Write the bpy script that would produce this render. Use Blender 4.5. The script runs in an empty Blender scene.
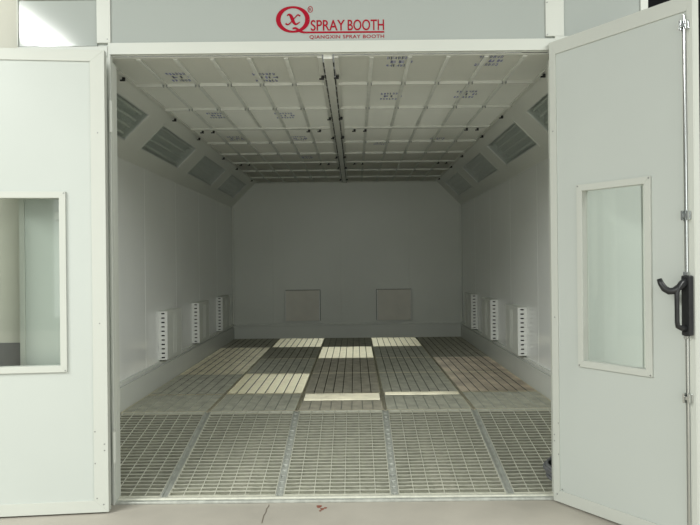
import bpy, bmesh, math, random
from mathutils import Matrix, Vector
random.seed(4)
S = bpy.context.scene
COL = S.collection
R = math.radians

# ------------------------------------------------------------------ materials
def mat(name, col, rough=0.5, metal=0.0, spec=0.5, noise=0.0, nscale=6.0, bump=0.0, bscale=200.0, coat=0.0, col2=None, stretch=None):
    m = bpy.data.materials.new(name); m.use_nodes = True
    nt = m.node_tree; b = nt.nodes['Principled BSDF']
    b.inputs['Base Color'].default_value = (*col, 1)
    b.inputs['Roughness'].default_value = rough
    b.inputs['Metallic'].default_value = metal
    b.inputs['Specular IOR Level'].default_value = spec
    b.inputs['Coat Weight'].default_value = coat
    b.inputs['Coat Roughness'].default_value = 0.08
    tc = nt.nodes.new('ShaderNodeTexCoord')
    if noise or col2:
        n = nt.nodes.new('ShaderNodeTexNoise'); n.inputs['Scale'].default_value = nscale
        n.inputs['Detail'].default_value = 6
        if stretch:
            mp = nt.nodes.new('ShaderNodeMapping'); mp.inputs['Scale'].default_value = stretch
            nt.links.new(tc.outputs['Object'], mp.inputs['Vector']); nt.links.new(mp.outputs['Vector'], n.inputs['Vector'])
        else:
            nt.links.new(tc.outputs['Object'], n.inputs['Vector'])
        r = nt.nodes.new('ShaderNodeValToRGB')
        c2 = col2 if col2 else tuple(max(0, c*(1-noise)) for c in col)
        r.color_ramp.elements[0].position = 0.32; r.color_ramp.elements[1].position = 0.68
        r.color_ramp.elements[0].color = (*c2, 1); r.color_ramp.elements[1].color = (*col, 1)
        nt.links.new(n.outputs['Fac'], r.inputs['Fac']); nt.links.new(r.outputs['Color'], b.inputs['Base Color'])
    if bump:
        n2 = nt.nodes.new('ShaderNodeTexNoise'); n2.inputs['Scale'].default_value = bscale
        nt.links.new(tc.outputs['Object'], n2.inputs['Vector'])
        bp = nt.nodes.new('ShaderNodeBump'); bp.inputs['Strength'].default_value = bump; bp.inputs['Distance'].default_value = 0.004
        nt.links.new(n2.outputs['Fac'], bp.inputs['Height']); nt.links.new(bp.outputs['Normal'], b.inputs['Normal'])
    return m

M = {}
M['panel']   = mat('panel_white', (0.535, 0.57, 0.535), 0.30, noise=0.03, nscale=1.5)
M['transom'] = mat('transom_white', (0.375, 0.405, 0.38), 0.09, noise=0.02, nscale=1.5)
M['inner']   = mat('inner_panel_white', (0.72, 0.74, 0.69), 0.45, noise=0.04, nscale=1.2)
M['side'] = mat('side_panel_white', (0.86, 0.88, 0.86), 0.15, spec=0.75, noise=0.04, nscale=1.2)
M['trim']    = mat('trim_cream', (0.56, 0.58, 0.53), 0.38, noise=0.02, nscale=3)
M['shadowgap'] = mat('shadow_gap_dark', (0.05, 0.05, 0.05), 0.7, noise=0.3, nscale=30)  # near-black standing in for shade in gaps, outlines and vent interiors
M['strap']   = mat('ceiling_strap_zinc', (0.78, 0.80, 0.75), 0.55, metal=0.0, noise=0.12, nscale=12)
M['crossbar'] = mat('ceiling_bar_white', (0.70, 0.71, 0.66), 0.5, noise=0.05, nscale=10)
M['black']   = mat('black_plastic', (0.018, 0.019, 0.02), 0.38, noise=0.3, nscale=40)
M['chrome']  = mat('chrome', (0.62, 0.64, 0.63), 0.22, metal=1.0, noise=0.08, nscale=30)
M['screw']   = mat('screw_grey', (0.33, 0.34, 0.33), 0.4, metal=0.7, noise=0.2, nscale=90)
M['ink']     = mat('blue_ink', (0.40, 0.42, 0.66), 0.9, spec=0.1, noise=0.25, nscale=60)
M['red']     = mat('red_vinyl', (0.33, 0.003, 0.018), 0.5, spec=0.15, noise=0.08, nscale=20)
M['concrete'] = mat('concrete', (0.46, 0.43, 0.37), 0.8, noise=0.14, nscale=2.2, bump=0.25, bscale=60)
M['pitfloor'] = mat('pit_concrete', (0.55, 0.55, 0.45), 0.85, noise=0.25, nscale=2.0, bump=0.2, bscale=50)
M['palestrip'] = mat('pale_floor_strip', (0.74, 0.72, 0.62), 0.8, noise=0.2, nscale=9)
M['galv']    = mat('galvanised_steel', (0.62, 0.64, 0.59), 0.42, metal=0.45, noise=0.25, nscale=22)
M['galv_bright'] = mat('grating_rod', (0.72, 0.72, 0.62), 0.45, metal=0.15, noise=0.15, nscale=30)
M['ramp_bar'] = mat('ramp_grating_bar', (0.36, 0.36, 0.29), 0.5, metal=0.2, noise=0.3, nscale=14)
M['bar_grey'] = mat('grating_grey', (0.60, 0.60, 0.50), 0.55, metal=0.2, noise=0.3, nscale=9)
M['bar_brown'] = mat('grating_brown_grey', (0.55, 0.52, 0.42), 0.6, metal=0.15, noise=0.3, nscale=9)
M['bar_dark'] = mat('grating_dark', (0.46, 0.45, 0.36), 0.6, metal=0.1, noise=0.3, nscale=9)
M['bar_cream'] = mat('grating_cream', (0.95, 0.90, 0.68), 0.32, metal=0.85, noise=0.10, nscale=10)  # pale metal carries the hall's reflection in its colour
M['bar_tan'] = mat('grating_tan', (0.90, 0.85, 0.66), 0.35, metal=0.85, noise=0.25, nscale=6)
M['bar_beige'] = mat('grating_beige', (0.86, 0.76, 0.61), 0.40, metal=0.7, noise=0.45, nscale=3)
M['rod_dark'] = mat('grating_rod_dark', (0.11, 0.11, 0.09), 0.7, noise=0.3, nscale=30)
M['rod_mid'] = mat('grating_rod_mid', (0.26, 0.26, 0.22), 0.6, noise=0.2, nscale=30)
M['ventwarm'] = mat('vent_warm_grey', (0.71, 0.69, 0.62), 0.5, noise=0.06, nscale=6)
M['coverstrip'] = mat('cover_strip_pale', (0.92, 0.89, 0.78), 0.5, noise=0.15, nscale=9)
M['tube']    = mat('lamp_tube_glass', (0.85, 0.87, 0.84), 0.25, noise=0.03, nscale=20)
M['reflector'] = mat('lamp_reflector', (0.60, 0.63, 0.61), 0.4, noise=0.1, nscale=8)
M['darkhall'] = mat('dark_hall_sheet', (0.018, 0.018, 0.02), 0.85, spec=0.2, noise=0.3, nscale=3)
M['beige']   = mat('beige_paint', (0.58, 0.575, 0.50), 0.8, noise=0.05, nscale=3)
M['lowband']    = mat('dark_grey_band', (0.11, 0.115, 0.115), 0.7, noise=0.1, nscale=4)
M['ventwhite'] = mat('vent_white', (0.84, 0.85, 0.82), 0.4, noise=0.03, nscale=8)
M['hose']    = mat('hose_rubber', (0.16, 0.165, 0.17), 0.5, noise=0.3, nscale=40)
M['roof']    = mat('unseen_roof_sheet', (0.4, 0.4, 0.4), 0.8, noise=0.1, nscale=3)
M['crack']   = mat('floor_crack', (0.22, 0.19, 0.15), 0.95, noise=0.3, nscale=40)
M['rust']    = mat('rust_paint', (0.33, 0.12, 0.08), 0.9, noise=0.4, nscale=50)

def glass_mat(name, tint, k=1.0):
    m = bpy.data.materials.new(name); m.use_nodes = True
    nt = m.node_tree; nt.nodes.clear()
    out = nt.nodes.new('ShaderNodeOutputMaterial')
    mix = nt.nodes.new('ShaderNodeMixShader'); lw = nt.nodes.new('ShaderNodeLayerWeight')
    lw.inputs['Blend'].default_value = 0.5
    pw = nt.nodes.new('ShaderNodeMath'); pw.operation = 'POWER'; pw.inputs[1].default_value = 4.0
    nt.links.new(lw.outputs['Facing'], pw.inputs[0])
    fr = nt.nodes.new('ShaderNodeMath'); fr.operation = 'MULTIPLY_ADD'; fr.inputs[1].default_value = 0.9; fr.inputs[2].default_value = 0.03
    nt.links.new(pw.outputs[0], fr.inputs[0])
    tr = nt.nodes.new('ShaderNodeBsdfTransparent'); tr.inputs['Color'].default_value = (*tint, 1)
    gl = nt.nodes.new('ShaderNodeBsdfGlossy'); gl.inputs['Roughness'].default_value = 0.03
    nt.links.new(fr.outputs[0], mix.inputs[0]); nt.links.new(tr.outputs[0], mix.inputs[1])
    nt.links.new(gl.outputs[0], mix.inputs[2]); nt.links.new(mix.outputs[0], out.inputs[0])
    return m
def cloth_mat(name, col, k):
    m = mat(name, col, 0.95, spec=0.1, noise=0.04, nscale=5, bump=0.5, bscale=160)
    nt = m.node_tree; b = nt.nodes['Principled BSDF']; out = [n for n in nt.nodes if n.type == 'OUTPUT_MATERIAL'][0]
    tr = nt.nodes.new('ShaderNodeBsdfTranslucent'); tr.inputs['Color'].default_value = (*col, 1)
    mx = nt.nodes.new('ShaderNodeMixShader'); mx.inputs[0].default_value = k
    nt.links.new(b.outputs[0], mx.inputs[1]); nt.links.new(tr.outputs[0], mx.inputs[2]); nt.links.new(mx.outputs[0], out.inputs['Surface'])
    return m
M['cloth'] = cloth_mat('filter_cloth_translucent', (0.90, 0.90, 0.84), 0.60)
M['glass'] = glass_mat('window_glass', (0.93, 0.95, 0.935))

# ------------------------------------------------------------------ helpers
def tag(o, label=None, cat=None, group=None, kind=None):
    if label: o['label'] = label
    if cat: o['category'] = cat
    if group: o['group'] = group
    if kind: o['kind'] = kind
    return o

def thing(name, label, cat, loc=(0, 0, 0), rz=0.0, group=None, kind=None):
    o = bpy.data.objects.new(name, None); COL.objects.link(o)
    o.location = loc; o.rotation_euler = (0, 0, rz); o.empty_display_size = 0.1
    return tag(o, label, cat, group, kind)

class MB:
    def __init__(self): self.bm = bmesh.new()
    def box(self, x0, x1, y0, y1, z0, z1, mtx=None):
        r = bmesh.ops.create_cube(self.bm, size=1.0)
        c = Vector(((x0+x1)/2, (y0+y1)/2, (z0+z1)/2)); d = (abs(x1-x0), abs(y1-y0), abs(z1-z0))
        for v in r['verts']:
            v.co = Vector((v.co.x*d[0], v.co.y*d[1], v.co.z*d[2])) + c
            if mtx: v.co = mtx @ v.co
        return self
    def cyl(self, p0, p1, r, seg=12, r2=None):
        p0 = Vector(p0); p1 = Vector(p1); d = p1-p0
        q = d.to_track_quat('Z', 'Y').to_matrix().to_4x4()
        m = Matrix.Translation((p0+p1)/2) @ q
        bmesh.ops.create_cone(self.bm, cap_ends=True, segments=seg, radius1=r, radius2=r if r2 is None else r2, depth=d.length, matrix=m)
        return self
    def poly(self, pts, thick=None):
        vs = [self.bm.verts.new(p) for p in pts]
        f = self.bm.faces.new(vs)
        if thick:
            e = bmesh.ops.extrude_face_region(self.bm, geom=[f])
            for v in e['geom']:
                if isinstance(v, bmesh.types.BMVert): v.co += Vector(thick)
        return self
    def tube(self, pts, r, seg=10, closed=False):
        pts = [Vector(p) for p in pts]; n = len(pts); rings = []
        rr = r if isinstance(r, (list, tuple)) else [r]*n
        for i, p in enumerate(pts):
            a = pts[max(0, i-1)]; b = pts[min(n-1, i+1)]
            t = (b-a).normalized()
            u = t.orthogonal().normalized() if i == 0 else (up - t*up.dot(t)).normalized()
            up = u; w = t.cross(u)
            rings.append([self.bm.verts.new(p + (u*math.cos(2*math.pi*k/seg) + w*math.sin(2*math.pi*k/seg))*rr[i]) for k in range(seg)])
        for i in range(n-1):
            for k in range(seg):
                self.bm.faces.new((rings[i][k], rings[i][(k+1) % seg], rings[i+1][(k+1) % seg], rings[i+1][k]))
        self.bm.faces.new(rings[0][::-1]); self.bm.faces.new(rings[-1])
        return self
    def build(self, name, m, parent=None, bevel=0.0, smooth=False, loc=None):
        bmesh.ops.recalc_face_normals(self.bm, faces=self.bm.faces)
        me = bpy.data.meshes.new(name); self.bm.to_mesh(me); self.bm.free()
        me.materials.append(m)
        if smooth:
            for p in me.polygons: p.use_smooth = True
        o = bpy.data.objects.new(name, me); COL.objects.link(o)
        if parent: o.parent = parent
        if loc: o.location = loc
        if bevel:
            b = o.modifiers.new('edge', 'BEVEL'); b.width = bevel; b.segments = 2; b.limit_method = 'ANGLE'
        return o

def copy_tree(o, parent=None):
    c = o.copy(); COL.objects.link(c)
    if parent: c.parent = parent
    for ch in list(o.children): copy_tree(ch, c)
    return c

def struct(name, mb, m, label, cat, parent=None, bevel=0.0):
    o = mb.build(name, m, parent, bevel)
    return tag(o, label, cat, kind='structure')

# ------------------------------------------------------------------ dimensions (metres), camera stands at x=0
EYE = 1.57
F_PX = 670.0
CAM_Y = -4.38
XL, XR = -2.08, 1.81          # inner faces of the booth's side walls
XC = (XL+XR)/2
YB = 6.98                     # back wall
ZF = 0.29                     # raised grating floor
ZC = 2.932                    # ceiling filters
Y_RAMP = 1.42
OL, OR, OT = -1.58, 1.30, 2.94  # doorway opening
FL, FR = -2.19, 1.93          # facade extents
ZTOP = 3.5
CH0 = 1.53                    # half width of flat ceiling
CHZ = ZC-0.43                 # bottom of the sloped light panel

# ------------------------------------------------------------------ setting
struct('floor', MB().box(-9, 9, -13, 9, -0.12, 0.0), M['concrete'], 'bare beige concrete floor of the hall in front of the booth', 'floor')
struct('floor_pit', MB().box(XL, XR, 0.02, YB, 0.0, 0.006), M['pitfloor'], 'greenish grey concrete under the gratings', 'floor')
cr = MB()
pts = [(-0.575, -0.03), (-0.572, -0.06), (-0.580, -0.10), (-0.577, -0.16), (-0.583, -0.22), (-0.578, -0.34)]
for a, b in zip(pts, pts[1:]):
    cr.poly([(a[0]-.003, a[1], .0012), (a[0]+.003, a[1], .0012), (b[0]+.003, b[1], .0012), (b[0]-.003, b[1], .0012)], (0, 0, .0004))
tag(cr.build('floor_crack', M['crack']), 'thin dark crack in the concrete before the threshold', 'crack', kind='structure')
st = MB()
for cx, cy, r in ((-0.247, -0.075, .016), (-0.225, -0.12, .012), (-0.205, -0.10, .009), (-0.236, -0.15, .007)):
    st.poly([(cx+r*(1+.3*math.sin(3*a))*math.cos(a), cy+2*r*(1+.3*math.cos(2*a))*math.sin(a), .0012) for a in [k*math.pi/6 for k in range(12)]], (0, 0, .0004))
tag(st.build('paint_stain', M['rust']), 'small rusty red splash marks on the concrete by the threshold', 'stain', kind='stuff')

# side and back walls: tongue-and-groove sandwich panels with fine seams between them
def side_wall(name, x, out, label):
    root = thing(name, label, 'wall', kind='structure')
    ys = [0.1, 1.10, 2.26, 3.41, 4.56, 5.71, YB]
    p = MB()
    for a, b in zip(ys, ys[1:]):
        p.box(x, x+out*0.05, a+.003, b-.003, 0.006, ZTOP)
    p.box(x+out*0.006, x+out*0.055, 0.1, YB, 0.006, ZTOP)
    p.build('panels', M['side'], root, 0.002)
    return root
side_wall('wall_left', XL, -1, 'glossy white panelled wall on the left inside the booth')
side_wall('wall_right', XR, 1, 'glossy white panelled wall on the right inside the booth')
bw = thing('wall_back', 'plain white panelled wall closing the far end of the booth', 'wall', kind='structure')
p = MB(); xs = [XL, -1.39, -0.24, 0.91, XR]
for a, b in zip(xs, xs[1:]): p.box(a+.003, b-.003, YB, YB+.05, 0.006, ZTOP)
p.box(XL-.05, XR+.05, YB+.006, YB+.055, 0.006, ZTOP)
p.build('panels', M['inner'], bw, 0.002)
struct('roof', MB().box(FL, FR, 2.6, YB+.06, ZTOP, ZTOP+.05), M['roof'], 'unseen part roof left short to let light onto the front filters', 'roof')  # unseen, shaped for the light: open in front so the filters brighten there

def baseboard(name, label, seg):
    root = thing(name, label, 'baseboard', kind='structure')
    seg(root)
def bb_side(x, s):
    def f(root):
        MB().box(x+s*.001, x+s*.022, .1, YB-.001, .006, ZF+.20).build('board', M['inner'], root, .002)
        MB().box(x+s*.001, x+s*.030, .1, YB-.001, ZF+.225, ZF+.25).build('ledge', M['strap'], root, .002)
    return f
baseboard('baseboard_left', 'raised white skirting band along the foot of the left booth wall', bb_side(XL, 1))
baseboard('baseboard_right', 'raised white skirting band along the foot of the right booth wall', bb_side(XR, -1))
def bb_back(root):
    MB().box(XL+.031, XR-.031, YB-.022, YB-.001, .006, ZF+.20).build('board', M['inner'], root, .002)
    MB().box(XL+.031, XR-.031, YB-.030, YB-.001, ZF+.225, ZF+.25).build('ledge', M['strap'], root, .002)
baseboard('baseboard_back', 'raised white skirting band along the foot of the back wall', bb_back)

# vertical corner posts at the back
for i, (x, s) in enumerate(((XL, 1), (XR, -1))):
    MBc = MB().box(x+s*.001, x+s*.035, YB-.035, YB-.001, ZF+.25, CHZ)
    struct('trim_%d' % (i+1), MBc, M['inner'], 'slim corner bead where the %s wall meets the back wall' % ('left' if s > 0 else 'right'), 'trim', bevel=.008)

# sloped light-panel coving with real openings for the lamp boxes
FIX = [(0.10, 1.36), (1.79, 3.07), (3.50, 4.78), (5.21, 6.49)]
U0, U1 = 0.085, 0.30           # opening, measured down the slope (horizontal run)
RUN = 0.43
def chp(side, u, y, off=0.0):
    """point on the slope: u = horizontal run from the ceiling edge, off = distance out of the slope into the room"""
    xe = XC+side*CH0
    k = off/math.sqrt(2)
    return Vector((xe+side*u-side*k, y, ZC-u-k))
def slab(mb, side, u0, u1, y0, y1, o0=-.02, o1=0.0):
    c = [chp(side, u, y, o) for o in (o0, o1) for u, y in ((u0, y0), (u1, y0), (u1, y1), (u0, y1))]
    vs = [mb.bm.verts.new(p) for p in c]
    for f in ((0, 1, 2, 3), (4, 5, 6, 7), (0, 1, 5, 4), (1, 2, 6, 5), (2, 3, 7, 6), (3, 0, 4, 7)):
        mb.bm.faces.new([vs[i] for i in f])
for side, nm in ((-1, 'left'), (1, 'right')):
    run = RUN
    mb = MB()
    yprev = 0.03
    for (a, b) in FIX:
        if a > yprev+.001: slab(mb, side, 0, run, yprev, a)
        slab(mb, side, 0, U0, a, b); slab(mb, side, U1, run, a, b)
        yprev = b
    slab(mb, side, 0, run, yprev, YB)
    struct('trim_%d' % (3 if side < 0 else 4), mb, M['inner'], 'sloped white coving between ceiling and %s wall holding the lamp boxes' % nm, 'coving')

ORD = ['nearest the entrance', 'second from the entrance', 'third from the entrance', 'furthest, by the back wall']
for side, nm in ((-1, 'left'), (1, 'right')):
    for i, (a, b) in enumerate(FIX):
        r = thing('lamp_box', 'unlit four-tube lamp box in the %s sloped coving, %s' % (nm, ORD[i]), 'light fixture',
                  (0, 0, 0), group='lamp boxes in the sloped coving')
        bx = MB()
        slab(bx, side, U0, U1, a, b, -.085, -.075)
        slab(bx, side, U0, U0+.006, a, b, -.075, -.001); slab(bx, side, U1-.006, U1, a, b, -.075, -.001)
        slab(bx, side, U0, U1, a, a+.008, -.075, -.001); slab(bx, side, U0, U1, b-.008, b, -.075, -.001)
        bx.build('reflector_tray', M['reflector'], r)
        fr = MB(); w = .016
        slab(fr, side, U0-w, U0, a-w, b+w, .0005, .004); slab(fr, side, U1, U1+w, a-w, b+w, .0005, .004)
        slab(fr, side, U0, U1, a-w, a, .0005, .004); slab(fr, side, U0, U1, b, b+w, .0005, .004)
        fr.build('frame', M['inner'], r)
        for k in range(4):
            u = U0+(U1-U0)*(k+.5)/4
            MB().cyl(chp(side, u, a+.03, -.045), chp(side, u, b-.03, -.045), .013, 12).build('tube', M['tube'], r, smooth=False)
        g = MB(); slab(g, side, U0+.007, U1-.007, a+.009, b-.009, -.012, -.008)
        g.build('cover_glass', M['glass'], r)

# ------------------------------------------------------------------ ceiling filter panels
SP = 0.035                                       # half width of the centre spine
sp = thing('ceiling_beam', 'long white centre beam running down the ceiling between the filter panels', 'ceiling beam')
MB().box(XC-.03-SP+.006, XC-.03+SP-.006, .03, YB, ZC-.022, ZC+.03).build('web', M['crossbar'], sp)
dash = MB()
for s in (-1, 1):
    y = .14
    while y < YB-.1:
        L = random.uniform(.07, .16); dash.box(XC-.03+s*(SP-.005), XC-.03+s*(SP+.003), y, y+L, ZC-.0225, ZC-.0142); y += L+random.uniform(.04, .10)
dash.build('gap_shade_strip', M['shadowgap'], sp)  # dark dashes stand in for the shaded gaps beside the beam

FY = [0.03, 2.37, 4.67, YB]
def stamp(mb, x, y, z, seed, w=.17, d=.26):
    """a worn rubber-stamp mark: rows of small broken strokes, not legible in the photo either"""
    rnd = random.Random(seed)
    for row in range(3):
        yy = y-d/2+row*d/3
        hh = d/3*.68
        n = 7 if row != 1 else 3
        for k in range(n):
            xx = x-w/2+w*k/n + (w*.3 if row == 1 else 0)*0.5
            gw = w/n*.62
            for b in range(3):
                t = rnd.random()
                if t < .4: mb.box(xx, xx+gw*.42, yy, yy+hh, z-.0006, z)
                elif t < .7: mb.box(xx, xx+gw, yy+hh*(.1+.3*b), yy+hh*(.1+.3*b)+hh*.3, z-.0006, z)
                else: mb.box(xx+gw*.7, xx+gw, yy+hh*.1, yy+hh*.9, z-.0006, z)
STAMPS = [(-1.257, .52), (-1.25, 1.80), (-.64, .55), (-.635, 1.83), (.316, .20), (.31, 1.15), (.93, .20), (.92, 1.11),
          (.30, 3.30), (.93, 3.14), (-1.28, 2.94), (-.60, 2.97), (-.62, 4.30)]
FORD = ['over the entrance', 'in the middle of the ceiling', 'by the back wall']
for fi, (ya, yb) in enumerate(zip(FY, FY[1:])):
    for side, nm in ((-1, 'left'), (1, 'right')):
        x0 = XC-CH0 if side < 0 else XC-.03+SP
        x1 = XC-.03-SP if side < 0 else XC+CH0
        r = thing('ceiling_filter_panel', 'white filter cloth ceiling panel in a barred frame, %s half, %s' % (nm, FORD[fi]), 'ceiling filter panel',
                  group='ceiling filter panels')
        g = .004
        MB().box(x0+g, x1-g, ya+g, yb-g, ZC, ZC+.004).build('filter_cloth', M['cloth'], r)
        rim = MB(); w = .035
        rim.box(x0+g, x0+w, ya+g, yb-g, ZC-.014, ZC-.0005); rim.box(x1-w, x1-g, ya+g, yb-g, ZC-.014, ZC-.0005)
        rim.box(x0+w, x1-w, ya+g, ya+.03, ZC-(.02 if fi else .004), ZC-.0005); rim.box(x0+w, x1-w, yb-.03, yb-g, ZC-.02, ZC-.0005)
        rim.build('rim', M['crossbar'], r, .002)
        cw = (x1-x0)/6
        for k in range(1, 6):
            xx = x0+cw*k
            MB().box(xx-.014, xx+.014, ya+.03, yb-.03, ZC-.010, ZC-.001).build('strap', M['strap'], r)
        rows = [ya+(yb-ya)*q for q in ((.28, .62) if fi == 0 else (.333, .667))]
        for yy in rows:
            cb = MB()
            for k in range(6):
                cb.box(x0+cw*k+.018, x0+cw*(k+1)-.018, yy-.008, yy+.008, ZC-.024, ZC-.001)
            cb.build('cross_bar', M['crossbar'], r)
            cl = MB()
            for k in range(1, 6):
                for s in (-1, 1): cl.box(x0+cw*k+s*.014-.003, x0+cw*k+s*.014+.003, yy-.012, yy+.012, ZC-.026, ZC-.0105)
            cl.build('clip', M['screw'], r)
        kn = []
        for yy in (ya+.40, yb-.56):
            kn += [(x0+.018, yy), (x1-.018, yy+.02)]
        if fi > 0:
            for xx in (x0+.14, x0+.25, x1-.25, x1-.14): kn.append((xx, ya+.024))
        for (kx, ky) in kn:
            k_ = MB().cyl((kx, ky, ZC-.020), (kx, ky, ZC-.036), .012, 12)
            k_.box(kx-.026, kx+.010, ky-.009, ky+.009, ZC-.046, ZC-.036)
            k_.build('latch', M['black'], r, .002)
        for si, (sx, sy) in enumerate(STAMPS):
            if x0 < sx < x1 and ya < sy < yb:
                sm = MB(); stamp(sm, sx, sy, ZC-.0005, si+11)
                tag(sm.build('printed_stamp', M['ink'], r), 'faint blue ink stamp', None)

# ------------------------------------------------------------------ front wall (facade) with transom panels
fw = thing('wall_front', 'white framed front wall of the booth around the open doorway', 'wall', kind='structure')
T = .10
core = MB()
core.box(FL, OL-.02, .012, T, 0.0, 2.40); core.box(OR+.012, FR, .012, T, 0.0, 2.40)
core.box(FL, OL-.02, .012, .028, 2.40, ZTOP); core.box(OR+.012, FR, .012, .028, 2.40, ZTOP); core.box(OL-.02, OR+.012, .012, .028, OT+.012, ZTOP)
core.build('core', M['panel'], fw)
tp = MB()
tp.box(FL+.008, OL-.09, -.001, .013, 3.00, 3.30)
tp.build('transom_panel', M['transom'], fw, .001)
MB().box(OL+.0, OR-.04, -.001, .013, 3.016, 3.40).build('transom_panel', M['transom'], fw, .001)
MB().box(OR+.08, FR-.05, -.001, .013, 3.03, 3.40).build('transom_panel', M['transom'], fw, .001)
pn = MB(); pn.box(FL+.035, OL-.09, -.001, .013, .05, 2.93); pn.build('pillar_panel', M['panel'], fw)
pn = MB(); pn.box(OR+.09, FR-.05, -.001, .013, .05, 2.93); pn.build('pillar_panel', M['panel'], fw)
tr = MB()
tr.box(OL-.018, OR+.02, -.010, .014, OT, 3.016)                 # lintel trim
tr.box(FL, OL-.02, -.010, .014, 2.93, 2.995); tr.box(OR+.02, FR, -.010, .014, 2.93, 3.03)
tr.box(OL-.09, OL, -.010, .0139, 3.0161, ZTOP)                     # mullions over the jambs
tr.box(OR-.04, OR+.08, -.010, .0139, 3.0301, ZTOP)
tr.box(FL, FL+.008, -.010, .0139, 3.0, ZTOP); tr.box(FR-.05, FR, -.010, .0139, 3.03, ZTOP)
tr.box(FL+.008, OL-.09, -.010, .0138, 3.302, ZTOP)
tr.box(FL, FL+.035, -.010, .0139, 0, 2.93); tr.box(FR-.05, FR, -.010, .0139, 0, 2.93)
tr.build('trim', M['trim'], fw, .002)
# jambs: stepped profile with a slim rounded bead
jb = MB()
jb.box(OL-.09, OL-.045, -.012, .014, 0, OT); jb.box(OL-.045, OL-.018, -.004, .028, 0, OT); jb.box(OL-.018, OL, -.014, .028, 0, OT); jb.box(OL-.018, OL, .028, T, 0, OT-.04)
jb.box(OR, OR+.012, -.012, .028, 0, OT); jb.box(OR, OR+.012, .028, T, 0, OT-.04); jb.box(OR+.012, OR+.09, -.012, .014, 0, OT)
jb.build('jamb', M['trim'], fw, .004)
MB().box(OL, OR, .0141, .0285, OT-.002, OT+.011).build('lintel_soffit', M['strap'], fw)
sc = MB()
for (x, z) in ((OL-.02, 3.30), (OL-.02, 3.04), (OR-.03, 3.04), (OR-.03, 3.25), (FR-.02, 1.95), (FR-.02, 1.45), (FR-.02, 1.0)):
    sc.cyl((x, -.0115, z), (x, -.0095, z), .005, 8)
sc.build('screw', M['screw'], fw)
# beige neighbouring cabin on the left
cab = thing('wall_left_outer', 'beige painted wall beside the booth left of its front wall', 'wall', kind='structure')
MB().box(-4.6, FL-.002, .05, .10, 1.06, ZTOP+.3).build('upper_paint', M['beige'], cab)
MB().box(-4.6, FL-.002, .045, .10, 0, 1.06).build('dark_lower_band', M['lowband'], cab)  # wall is dark grey below, beige above
struct('dark_sheet_right', MB().box(FR+.2, 9, 4.0, 4.1, 0, 8), M['darkhall'], 'near-black sheet standing for the dark hall beyond the right door', 'wall')  # darkness of the hall painted onto a sheet
# small catch plate on the left pillar
ct = MB().box(-1.955, -1.915, -.022, -.001, 1.865, 1.92)
tag(ct.build('catch_plate', M['trim'], None, .002), 'small pale catch plate on the front wall, seen through the left door window', 'catch plate')

# threshold rail
th = thing('threshold_rail', 'galvanised steel rail across the doorway foot before the gratings', 'threshold')
MB().box(OL+.001, OR-.001, -.006, .03, .001, .018).build('face_strip', M['galv'], th, .003)
MB().box(OL+.001, OR-.001, .03, .060, .001, .026).build('top_strip', M['galv_bright'], th, .004)

# ------------------------------------------------------------------ floor gratings
NC = 5
cwid = (XR-XL-.06)/NC
cx0 = XL+.03
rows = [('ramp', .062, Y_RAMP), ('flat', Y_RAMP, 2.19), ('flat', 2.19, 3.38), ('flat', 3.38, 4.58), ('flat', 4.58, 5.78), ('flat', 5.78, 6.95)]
LOOK = {  # row index from the door -> look per column; pale looks put reflected light into bar colour
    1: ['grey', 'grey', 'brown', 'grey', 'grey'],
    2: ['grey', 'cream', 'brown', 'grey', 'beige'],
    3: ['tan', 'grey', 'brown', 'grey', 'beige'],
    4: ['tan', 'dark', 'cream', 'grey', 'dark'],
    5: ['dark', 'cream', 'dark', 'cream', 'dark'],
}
LWORD = {'grey': 'dull grey', 'brown': 'brownish grey', 'dark': 'dark grey', 'cream': 'glinting cream', 'tan': 'glinting tan', 'beige': 'mottled glinting beige'}
CWORD = ['along the left wall', 'second column from left wall', 'middle column', 'second column from right wall', 'along the right wall']
RWORD = ['on the entrance ramp', 'just behind the ramp', 'second row behind ramp', 'third row behind ramp',
         'one row before back wall', 'against the back wall']
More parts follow.
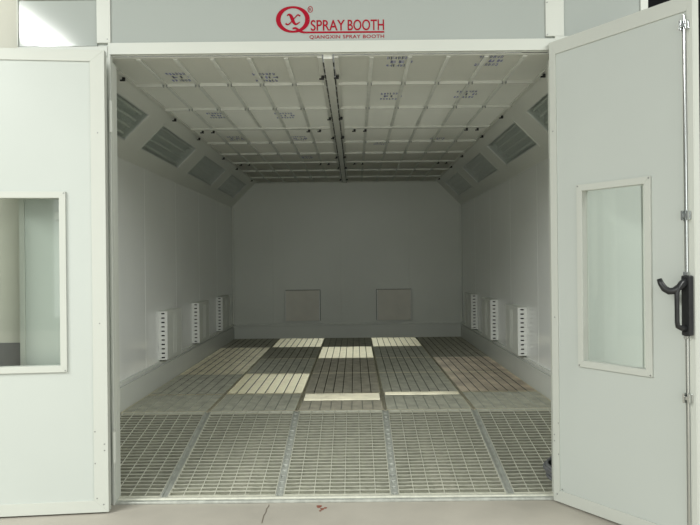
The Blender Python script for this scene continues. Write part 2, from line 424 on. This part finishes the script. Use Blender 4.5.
def grating(row, col, kind, ya, yb):
    L = yb-ya; W = cwid-(.052 if kind == 'ramp' else .020)
    xm = cx0+cwid*(col+.5)
    look = 'ramp' if kind == 'ramp' else LOOK[row][col]
    if kind == 'ramp':
        lab = 'sloping steel floor grating %s, %s' % (RWORD[0], CWORD[col])
        z0, z1 = .030, ZF
        ang = math.atan2(z1-z0, L); Ls = math.hypot(L, z1-z0)
    else:
        lab = '%s steel floor grating %s, %s' % (LWORD[look], RWORD[row], CWORD[col])
        z0 = ZF; ang = 0; Ls = L
    r = thing('floor_grating', lab, 'floor grating', (xm, ya, z0), group='floor gratings')
    r.rotation_euler = (ang, 0, 0)
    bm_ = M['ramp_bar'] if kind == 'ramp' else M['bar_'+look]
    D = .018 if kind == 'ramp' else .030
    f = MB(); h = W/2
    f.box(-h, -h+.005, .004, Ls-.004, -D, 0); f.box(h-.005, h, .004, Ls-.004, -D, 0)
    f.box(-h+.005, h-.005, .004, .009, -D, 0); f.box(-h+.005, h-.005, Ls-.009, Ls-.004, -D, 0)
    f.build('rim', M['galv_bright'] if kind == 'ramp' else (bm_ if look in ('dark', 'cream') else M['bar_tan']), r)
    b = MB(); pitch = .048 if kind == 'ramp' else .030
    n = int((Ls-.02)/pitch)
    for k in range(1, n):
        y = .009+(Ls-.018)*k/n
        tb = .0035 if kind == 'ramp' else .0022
        tilt = {'cream': 6.5, 'tan': 6.5, 'beige': 6.5}.get(look, 0)  # pale gratings lean their bars back to catch outside light
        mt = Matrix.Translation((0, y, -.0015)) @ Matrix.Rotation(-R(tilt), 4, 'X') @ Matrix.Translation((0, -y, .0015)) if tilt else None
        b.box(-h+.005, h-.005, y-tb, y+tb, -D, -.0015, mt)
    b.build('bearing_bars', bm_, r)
    if kind == 'ramp':
        we = MB()
        for k in range(1, n):
            y = .009+(Ls-.018)*k/n
            we.box(-h+.006, h-.006, y-.0036, y+.0024, -.0028, -.0006)
        we.build('worn_bar_tops', M['galv_bright'], r)
    q = MB(); nr = 7 if kind == 'ramp' else 8
    for k in range(1, nr):
        x = -h+W*k/nr
        if kind == 'ramp': q.box(x-.0021, x+.0021, .009, Ls-.009, -.006, .0012)
        else:
            wd = .0024 if look in ('cream',) else .0020
            q.box(x-wd, x+wd, .009, Ls-.009, -.028, .0010)
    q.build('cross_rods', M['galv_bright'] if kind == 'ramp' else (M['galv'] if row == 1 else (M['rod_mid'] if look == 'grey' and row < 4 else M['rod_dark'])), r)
    return r
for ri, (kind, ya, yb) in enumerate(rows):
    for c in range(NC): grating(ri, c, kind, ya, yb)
# lighter cross strips of tilted bars lying on the gratings
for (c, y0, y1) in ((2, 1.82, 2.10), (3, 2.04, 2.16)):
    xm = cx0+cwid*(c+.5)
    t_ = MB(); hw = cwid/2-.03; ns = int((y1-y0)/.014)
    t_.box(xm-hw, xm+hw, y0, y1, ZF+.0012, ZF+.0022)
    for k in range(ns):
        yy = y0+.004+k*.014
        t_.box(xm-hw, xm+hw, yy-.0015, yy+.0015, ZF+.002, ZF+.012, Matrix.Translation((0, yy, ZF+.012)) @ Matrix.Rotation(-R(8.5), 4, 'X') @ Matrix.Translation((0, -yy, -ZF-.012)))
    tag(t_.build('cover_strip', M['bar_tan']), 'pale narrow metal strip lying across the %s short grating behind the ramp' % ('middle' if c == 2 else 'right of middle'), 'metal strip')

# rails between grating columns
RW = ['first', 'second', 'third', 'fourth']
for c in range(1, NC):
    x = cx0+cwid*c
    z0 = .030; L = Y_RAMP-.062
    ang = math.atan2(ZF-z0, L); Ls = math.hypot(L, ZF-z0)
    r = thing('ramp_rail', 'galvanised channel rail between ramp gratings, %s from the left wall' % RW[c-1], 'rail', (x, .062, z0), group='ramp rails')
    r.rotation_euler = (ang, 0, 0)
    ch = MB().box(-.024, .024, .004, Ls-.002, -.045, -.012)
    ch.box(-.024, -.014, .004, Ls-.002, -.012, -.001); ch.box(.014, .024, .004, Ls-.002, -.012, -.001)
    if c in (2, 3):
        for k in range(17): ch.box(-.014, .014, .02+k*Ls/17, .02+k*Ls/17+.045, -.012, -.003)
    ch.build('channel', M['galv'], r, .002)
    r = thing('floor_rail', 'dark steel rail between the flat gratings, %s from the left wall' % RW[c-1], 'rail', (x, Y_RAMP, ZF), group='flat floor rails')
    MB().box(-.0085, .0085, .004, YB-Y_RAMP-.04, -.05, -.004).build('flange', M['bar_brown'], r, .002)
    for k in range(5):
        MB().box(-.008, .008, .3+k*1.15, .34+k*1.15, -ZF+.007, -.05).build('support_leg', M['bar_brown'], r)
# pale strips lying on the pit floor under the ramp
for x, nm in ((cx0+cwid*1.62, 'left'), (cx0+cwid*3.47, 'right')):
    t_ = MB().box(x-.075, x+.075, .13, 1.40, .0065, .009)
    tag(t_.build('floor_strip', M['palestrip']), 'pale strip on the floor showing under the ramp %s of the middle grating' % nm, 'floor strip')

# ------------------------------------------------------------------ vent boxes
def vent_proto():
    L, D, H = .58, .095, .51
    r = thing('vent_box', 'x', 'vent box')
    b = MB()   # local: x = along the wall, y = out of the wall, z up
    b.box(.012, L-.012, D-.006, D, 0, H); b.box(.012, L-.012, 0, D-.006, H-.006, H); b.box(.012, L-.012, 0, D-.006, 0, .006)
    b.build('cover', M['inner'], r, .002)
    rb = MB()
    for k in (0.40, 0.5, 0.60): rb.box(L*k-.006, L*k+.006, D, D+.003, .04, H-.04)
    rb.build('cover_ribs', M['inner'], r, .001)
    for xe in (0, L-.012):
        e = MB()
        e.box(xe, xe+.012, 0, .030, 0, H); e.box(xe, xe+.012, .066, D, 0, H)
        n = 11
        for k in range(n+1):
            z = H*k/n
            e.box(xe, xe+.012, .030, .066, max(0, z-.016), min(H, z+.016))
        e.build('slotted_end', M['ventwhite'], r)
    MB().box(.014, L-.014, .004, .012, .007, H-.007).build('inside', M['shadowgap'], r)  # dark sheet standing in for the shade behind the slots
    return r
VP_ = vent_proto()
vn = ['nearest the entrance', 'in the middle of its three', 'nearest the back wall']
first = True
def vent(loc, rz, label, group, warm=False):
    global first
    o = VP_ if first else copy_tree(VP_)
    first = False
    o.location = loc; o.rotation_euler = (0, 0, rz); o['label'] = label; o['group'] = group
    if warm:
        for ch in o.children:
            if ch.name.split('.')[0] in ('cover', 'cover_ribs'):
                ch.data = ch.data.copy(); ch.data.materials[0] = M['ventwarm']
        MB().box(-.007, .587, .0005, .008, -.007, .517).build('shadow_outline', M['shadowgap'], o)  # dark rim drawn as the shadow line round the box
VZ = .56
for i, y in enumerate((2.68, 4.13, 5.62)):
    # left wall: out direction +x ; local x runs towards -y (rotation -90)
    vent((XL+.001, y+.58, VZ), R(-90), 'white slotted vent box low on the left wall, %s' % vn[i], 'vent boxes on the left wall')
for i, y in enumerate((2.70, 4.13, 5.55)):
    vent((XR-.001, y, VZ), R(90), 'white slotted vent box low on the right wall, %s' % vn[i], 'vent boxes on the right wall')
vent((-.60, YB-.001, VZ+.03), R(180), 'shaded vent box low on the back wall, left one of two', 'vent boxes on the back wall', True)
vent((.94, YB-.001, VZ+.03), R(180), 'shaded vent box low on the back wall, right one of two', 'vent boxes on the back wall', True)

# ------------------------------------------------------------------ door leaves
def quad_frame(mb, x0, x1, z0, z1, wl, wr, wt, wb, y0, y1):
    """mitred picture-frame: four bars meeting on the diagonal"""
    o = [(x0, z0), (x1, z0), (x1, z1), (x0, z1)]; i = [(x0+wl, z0+wb), (x1-wr, z0+wb), (x1-wr, z1-wt), (x0+wl, z1-wt)]
    for k in range(4):
        a, b, c, d = o[k], o[(k+1) % 4], i[(k+1) % 4], i[k]
        mb.poly([(a[0], y0, a[1]), (b[0], y0, b[1]), (c[0], y0, c[1]), (d[0], y0, d[1])], (0, y1-y0, 0))

def door(name, label, loc, rz, sg, W, win, stile0, stile1, Z1=2.935, rail=.085):
    """local x from the hinge outwards, visible face at y=0, thickness towards y=sg*TH"""
    root = thing(name, label, 'door', loc, rz, kind='structure')
    TH = .05; Z0 = .012
    wx0, wx1, wz0, wz1 = win
    cut = .018
    p = MB()
    p.box(.004, wx0+cut, sg*.004, sg*TH, Z0+.004, Z1-.004); p.box(wx1-cut, W-.004, sg*.004, sg*TH, Z0+.004, Z1-.004)
    p.box(wx0+cut, wx1-cut, sg*.004, sg*TH, Z0+.004, wz0+cut); p.box(wx0+cut, wx1-cut, sg*.004, sg*TH, wz1-cut, Z1-.004)
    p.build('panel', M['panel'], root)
    f = MB(); quad_frame(f, 0, W, Z0, Z1, stile0, stile1, rail, .075, -sg*.004, sg*.0038)
    f.build('frame', M['trim'], root, .0012)
    e = MB(); e.box(0, .0038, sg*.0039, sg*(TH+.004), Z0, Z1); e.box(W-.0038, W, sg*.0039, sg*(TH+.004), Z0, Z1)
    e.box(.0039, W-.0039, sg*.0039, sg*(TH+.004), Z0, Z0+.0038); e.box(.0039, W-.0039, sg*.0039, sg*(TH+.004), Z1-.0038, Z1)
    e.build('edge_strip', M['trim'], root)
    w = MB(); quad_frame(w, wx0, wx1, wz0, wz1, .04, .04, .04, .04, -sg*.010, sg*.0036)
    # reveal lining
    a = .04
    w.box(wx0+a-.006, wx0+a, sg*.0037, sg*TH, wz0+a-.006, wz1-a+.006); w.box(wx1-a, wx1-a+.006, sg*.0037, sg*TH, wz0+a-.006, wz1-a+.006)
    w.box(wx0+a, wx1-a, sg*.0037, sg*TH, wz0+a-.006, wz0+a); w.box(wx0+a, wx1-a, sg*.0037, sg*TH, wz1-a, wz1-a+.006)
    wf = w.build('window_frame', M['trim'], root, .0015)
    MB().box(wx0+a+.0005, wx1-a-.0005, sg*.036, sg*.041, wz0+a+.0005, wz1-a-.0005).build('pane', M['glass'], root)
    s = MB()
    pos = [(wx0+.01, wz0+.01), (wx1-.01, wz0+.01), (wx0+.01, wz1-.01), (wx1-.01, wz1-.01)]
    for (x, z) in pos: s.cyl((x, -sg*.0115, z), (x, -sg*.0098, z), .005, 8)
    for (x, z) in ((stile0*.25, .40), (stile0*.9, .52), (stile0*.25, .44), (stile0*.9, .32), (.03, .06), (.07, .10), (stile0*.5, 1.2), (stile0*.5, 2.4)):
        s.cyl((x, -sg*.0055, z), (x, -sg*.0038, z), .0045, 8)
    s.build('screw', M['screw'], root)
    return root

left = door('door_1', 'white left door folded back against the front wall, grey view in its window', (-1.568, -.155, 0), R(186), -1, .95,
            (.242, .735, .90, 2.03), .088, .088, 2.922, .072)
# hinges in the gap by the left jamb
def hinge(z0, z1):
    h = MB().cyl((-.017, -.075, z0), (-.017, -.075, z1), .012, 14)
    h.build('hinge', M['trim'], left)
for z0, z1 in ((2.42, 2.62), (.30, .50)): hinge(z0, z1)

RW_ = .958
right = door('door_2', 'white right door swung out with black lock handle and narrow glazed window', (1.276, -.03, 0), R(-56.6), 1, RW_,
             (.207, .7085, .905, 2.035), .05, .035, 2.978, .085)
# lock rod channel next to the free edge
gr = MB().box(.899, .903, -.008, .0035, .09, 2.85); gr.box(.927, .931, -.008, .0035, .09, 2.85)
gr.build('rod_channel', M['trim'], right)
RU = .918
MB().cyl((RU, -.012, .10), (RU, -.012, 2.87), .0075, 12).build('lock_rod', M['chrome'], right, smooth=False)
for z in (.825, 1.80, 2.815):
    b = MB().box(RU-.022, RU+.024, -.012, -.0085, z-.022, z+.022)
    b.box(RU-.019, RU-.009, -.034, -.012, z-.026, z+.026); b.box(RU+.009, RU+.019, -.034, -.012, z-.026, z+.026)
    b.box(RU-.009, RU+.009, -.028, -.021, z-.010, z+.010)
    b.build('rod_bracket', M['chrome'], right, .002)
hd = MB().box(.903, .953, -.045, -.009, 1.16, 1.48).build('handle', M['black'], right, .006)
tag(hd, 'black lock body with lever and pull grip')
g = MB()
g.tube([(.925, -.040, 1.455), (.921, -.070, 1.440), (.917, -.095, 1.415), (.915, -.103, 1.39), (.915, -.103, 1.31), (.915, -.103, 1.235),
        (.916, -.099, 1.213), (.920, -.075, 1.203), (.925, -.040, 1.195)], [.015, .015, .014, .013, .012, .012, .013, .014, .015], 12)
g.build('pull_grip', M['black'], hd, smooth=True)
lv = MB()
lv.tube([(.925, -.040, 1.445), (.915, -.080, 1.420), (.903, -.108, 1.400), (.885, -.125, 1.398), (.865, -.135, 1.412), (.848, -.138, 1.438), (.838, -.138, 1.462)],
        [.017, .018, .019, .019, .018, .016, .013], 12)
lv.build('lever', M['black'], hd, smooth=True)
for z in (1.15, 1.49):
    MB().box(RU-.012, RU+.013, -.030, -.009, z-.009, z+.009).build('rod_clamp', M['chrome'], hd, .002)

# ------------------------------------------------------------------ coiled hose on the ramp behind the right jamb
hz = lambda y: .030+(ZF-.030)*(y-.062)/(Y_RAMP-.062)
pts = []
for k in range(0, 181):
    a = 2*math.pi*k/36
    rr = .115+.012*math.sin(k*.31)
    x = rr*math.cos(a)*.95; yy = rr*math.sin(a)
    pts.append((x, yy, .018+.0045*k/8+.003*math.sin(k*.7)))
pts += [(.10, -.06, .10), (.02, -.13, .055), (-.05, -.15, .022)]
hs = thing('coiled_hose', 'coiled black hose lying on the ramp behind the right door edge', 'hose', (1.412, .24, hz(.24)))
hs.rotation_euler = (math.atan2(ZF-.03, Y_RAMP-.11), 0, 0)
MB().tube(pts, .0115, 8).build('coil', M['hose'], hs, smooth=True)
tag(MB().cyl((-.045, -.149, .024), (-.085, -.158, .020), .014, 10).build('end_fitting', M['ventwhite'], hs), 'small white end fitting')

# ------------------------------------------------------------------ red sign on the centre transom
SGX0, SGX1 = -.512, .193
YS = -.0012
def font_mesh(text, size, x0, x1, z, parent, name, bold=0.0, space=1.0):
    c = bpy.data.curves.new('lettering', 'FONT'); c.body = text; c.size = size; c.extrude = .0008; c.offset = bold; c.space_character = space
    o = bpy.data.objects.new('lettering', c); COL.objects.link(o)
    bpy.context.view_layer.update()
    dg = bpy.context.evaluated_depsgraph_get()
    me = bpy.data.meshes.new_from_object(o.evaluated_get(dg))
    bpy.data.objects.remove(o)
    xs = [v.co.x for v in me.vertices]; k = (x1-x0)/(max(xs)-min(xs)); mn = min(xs)
    for v in me.vertices:
        v.co = Vector((x0+(v.co.x-mn)*k, YS-v.co.z-.001, z+v.co.y))
    me.materials.clear(); me.materials.append(M['red'])
    ob = bpy.data.objects.new(name, me); COL.objects.link(ob); ob.parent = parent
    return ob
sg = thing('lettering_sign', 'red lettering with a round ringed emblem on the panel above the doorway', 'sign')
P_ = lambda px, py: ((px-354.5-(.0105*(py-262)))/153.2, YS-.001, 1.57+(262-py-.0105*(px-350))/153.2)
def ribbon(mb, pts, widths, lift=0.0):
    """flat stroke in the sign plane; pts in photo-measured sign coordinates converted to metres"""
    n = len(pts)
    P = [Vector((p[0], 0, p[2])) for p in pts]
    L, Rr = [], []
    for i in range(n):
        t = (P[min(n-1, i+1)]-P[max(0, i-1)]).normalized(); nrm = Vector((-t.z, 0, t.x))
        L.append(P[i]+nrm*widths[i]/2); Rr.append(P[i]-nrm*widths[i]/2)
    for y in (YS-.0018-lift, YS-.0002-lift*.5):
        for i in range(n-1):
            mb.poly([(L[i].x, y, L[i].z), (L[i+1].x, y, L[i+1].z), (Rr[i+1].x, y, Rr[i+1].z), (Rr[i].x, y, Rr[i].z)])
c0 = P_(292.3, 19.2)
ring = MB(); N = 48; ip, iw = [], []
for k in range(N+1):
    a = 2*math.pi*k/N
    ip.append((c0[0]+.0955*math.cos(a), 0, c0[2]+.0800*math.sin(a))); iw.append(.013+.017*abs(math.cos(a))**1.5)
ribbon(ring, ip, iw)
ring.build('emblem_ring', M['red'], sg)
ex = MB()
def smooth_curve(cps, n=24):
    out = []
    for i in range(n+1):
        t = i/n*(len(cps)-1); k = min(int(t), len(cps)-2); u = t-k
        p0 = cps[max(k-1, 0)]; p1 = cps[k]; p2 = cps[k+1]; p3 = cps[min(k+2, len(cps)-1)]
        out.append(tuple(.5*((2*p1[j])+(-p0[j]+p2[j])*u+(2*p0[j]-5*p1[j]+4*p2[j]-p3[j])*u*u+(-p0[j]+3*p1[j]-3*p2[j]+p3[j])*u**3) for j in (0, 1)))
    return out
def stroke(mb, cps, w0, wm, w1, n=24, lift=0.0):
    c = smooth_curve(cps, n); m = len(c)
    ws = []
    for i in range(m):
        t = i/(m-1); ws.append(w0+(wm-w0)*math.sin(math.pi*t)**1.2 if t < .5 else w1+(wm-w1)*math.sin(math.pi*t)**1.2)
    ribbon(mb, [P_(*q) for q in c], ws, lift)
stroke(ex, [(286.3, 15.4), (288.3, 14.3), (290.3, 15.6), (291.6, 18.6), (293.2, 22.2), (295.6, 24.0), (299.4, 21.6)], .006, .022, .004)
stroke(ex, [(299.6, 15.8), (297.4, 14.6), (295.2, 16.4), (292.4, 19.6), (289.4, 23.0), (287.0, 24.4), (285.0, 23.2)], .010, .006, .012, lift=.0006)
ex.build('emblem_letter', M['red'], sg)
tl = MB()
stroke(tl, [(292.0, 28.4), (295.2, 28.0), (298.4, 30.2), (302.5, 32.0), (309, 32.3)], .010, .016, .007, lift=.0008)
ribbon(tl, [P_(303, 32.2), P_(330, 32.0), P_(383.8, 31.6)], [.011, .011, .010], .0004)
tl.build('underline', M['red'], sg)
def at(px, py): return P_(px, py)
font_mesh('SPRAY', .098, at(310.2, 30)[0], at(344.4, 30)[0], at(327, 30.1)[2], sg, 'large_lettering', .0009)
font_mesh('BOOTH', .098, at(347.2, 30)[0], at(383.6, 30)[0], at(365, 29.7)[2], sg, 'large_lettering', .0009)
font_mesh('QIANGXIN SPRAY BOOTH', .032, at(309, 37)[0], at(383.6, 37)[0], at(346, 38.0)[2], sg, 'small_lettering', .0002, 1.1)
font_mesh('R', .026, at(308.5, 10)[0], at(310.8, 10)[0], at(309.6, 10.6)[2], sg, 'registered_mark')
rg = MB(); cc = P_(309.7, 9.1); ribbon(rg, [(cc[0]+.015*math.cos(2*math.pi*k/20), 0, cc[2]+.019*math.sin(2*math.pi*k/20)) for k in range(21)], [.004]*21)
rg.build('registered_ring', M['red'], sg)

# ------------------------------------------------------------------ lamps of the hall, added fill and ambient light
def area(name, loc, sx, sy, power, col=(.985, 1, .955)):
    l = bpy.data.lights.new(name, 'AREA'); l.shape = 'RECTANGLE'; l.size = sx; l.size_y = sy; l.energy = power; l.color = col
    o = bpy.data.objects.new(name, l); COL.objects.link(o); o.location = loc
    return o
area('hall_lamp', (-6.1, -6.4, 6.0), .55, 7.0, 880)
area('hall_lamp', (6.1, -6.4, 6.0), .55, 7.0, 740)
area('hall_lamp', (-6.1, -17.0, 6.0), .55, 9.0, 330)  # this far pair is added, unseen, to send softer light deep inside
area('hall_lamp', (6.1, -17.0, 6.0), .55, 9.0, 330)  # second lamp of the added, unseen far pair
front_fill = area('added_front_fill', (0.0, -14.5, 2.2), 10.0, 4.0, 190, (.96, 1, .97))  # added fill behind the camera to brighten the interior, no known source
front_fill.rotation_euler = (R(90), 0, 0)
w = bpy.data.worlds.new('hall_ambient'); S.world = w; w.use_nodes = True
bg = w.node_tree.nodes['Background']; bg.inputs['Color'].default_value = (0.94, 1.0, 0.96, 1); bg.inputs['Strength'].default_value = 0.16

# ------------------------------------------------------------------ camera
cd = bpy.data.cameras.new('camera'); cam = bpy.data.objects.new('camera', cd); COL.objects.link(cam)
cd.sensor_width = 36; cd.lens = F_PX/700*36; cd.shift_x = -5/700; cd.shift_y = -.5/700; cd.clip_end = 200
cam.matrix_world = Matrix.Translation((0, CAM_Y, EYE)) @ Matrix.Rotation(R(90), 4, 'X') @ Matrix.Rotation(R(-.6), 4, 'Z')
S.camera = cam
S.cycles.diffuse_bounces = 12; S.cycles.max_bounces = 16; S.cycles.transparent_max_bounces = 16
S.view_settings.view_transform = 'Standard'; S.view_settings.look = 'None'
S.view_settings.exposure = 0.55; S.view_settings.gamma = 1.0; S.view_settings.use_curve_mapping = False
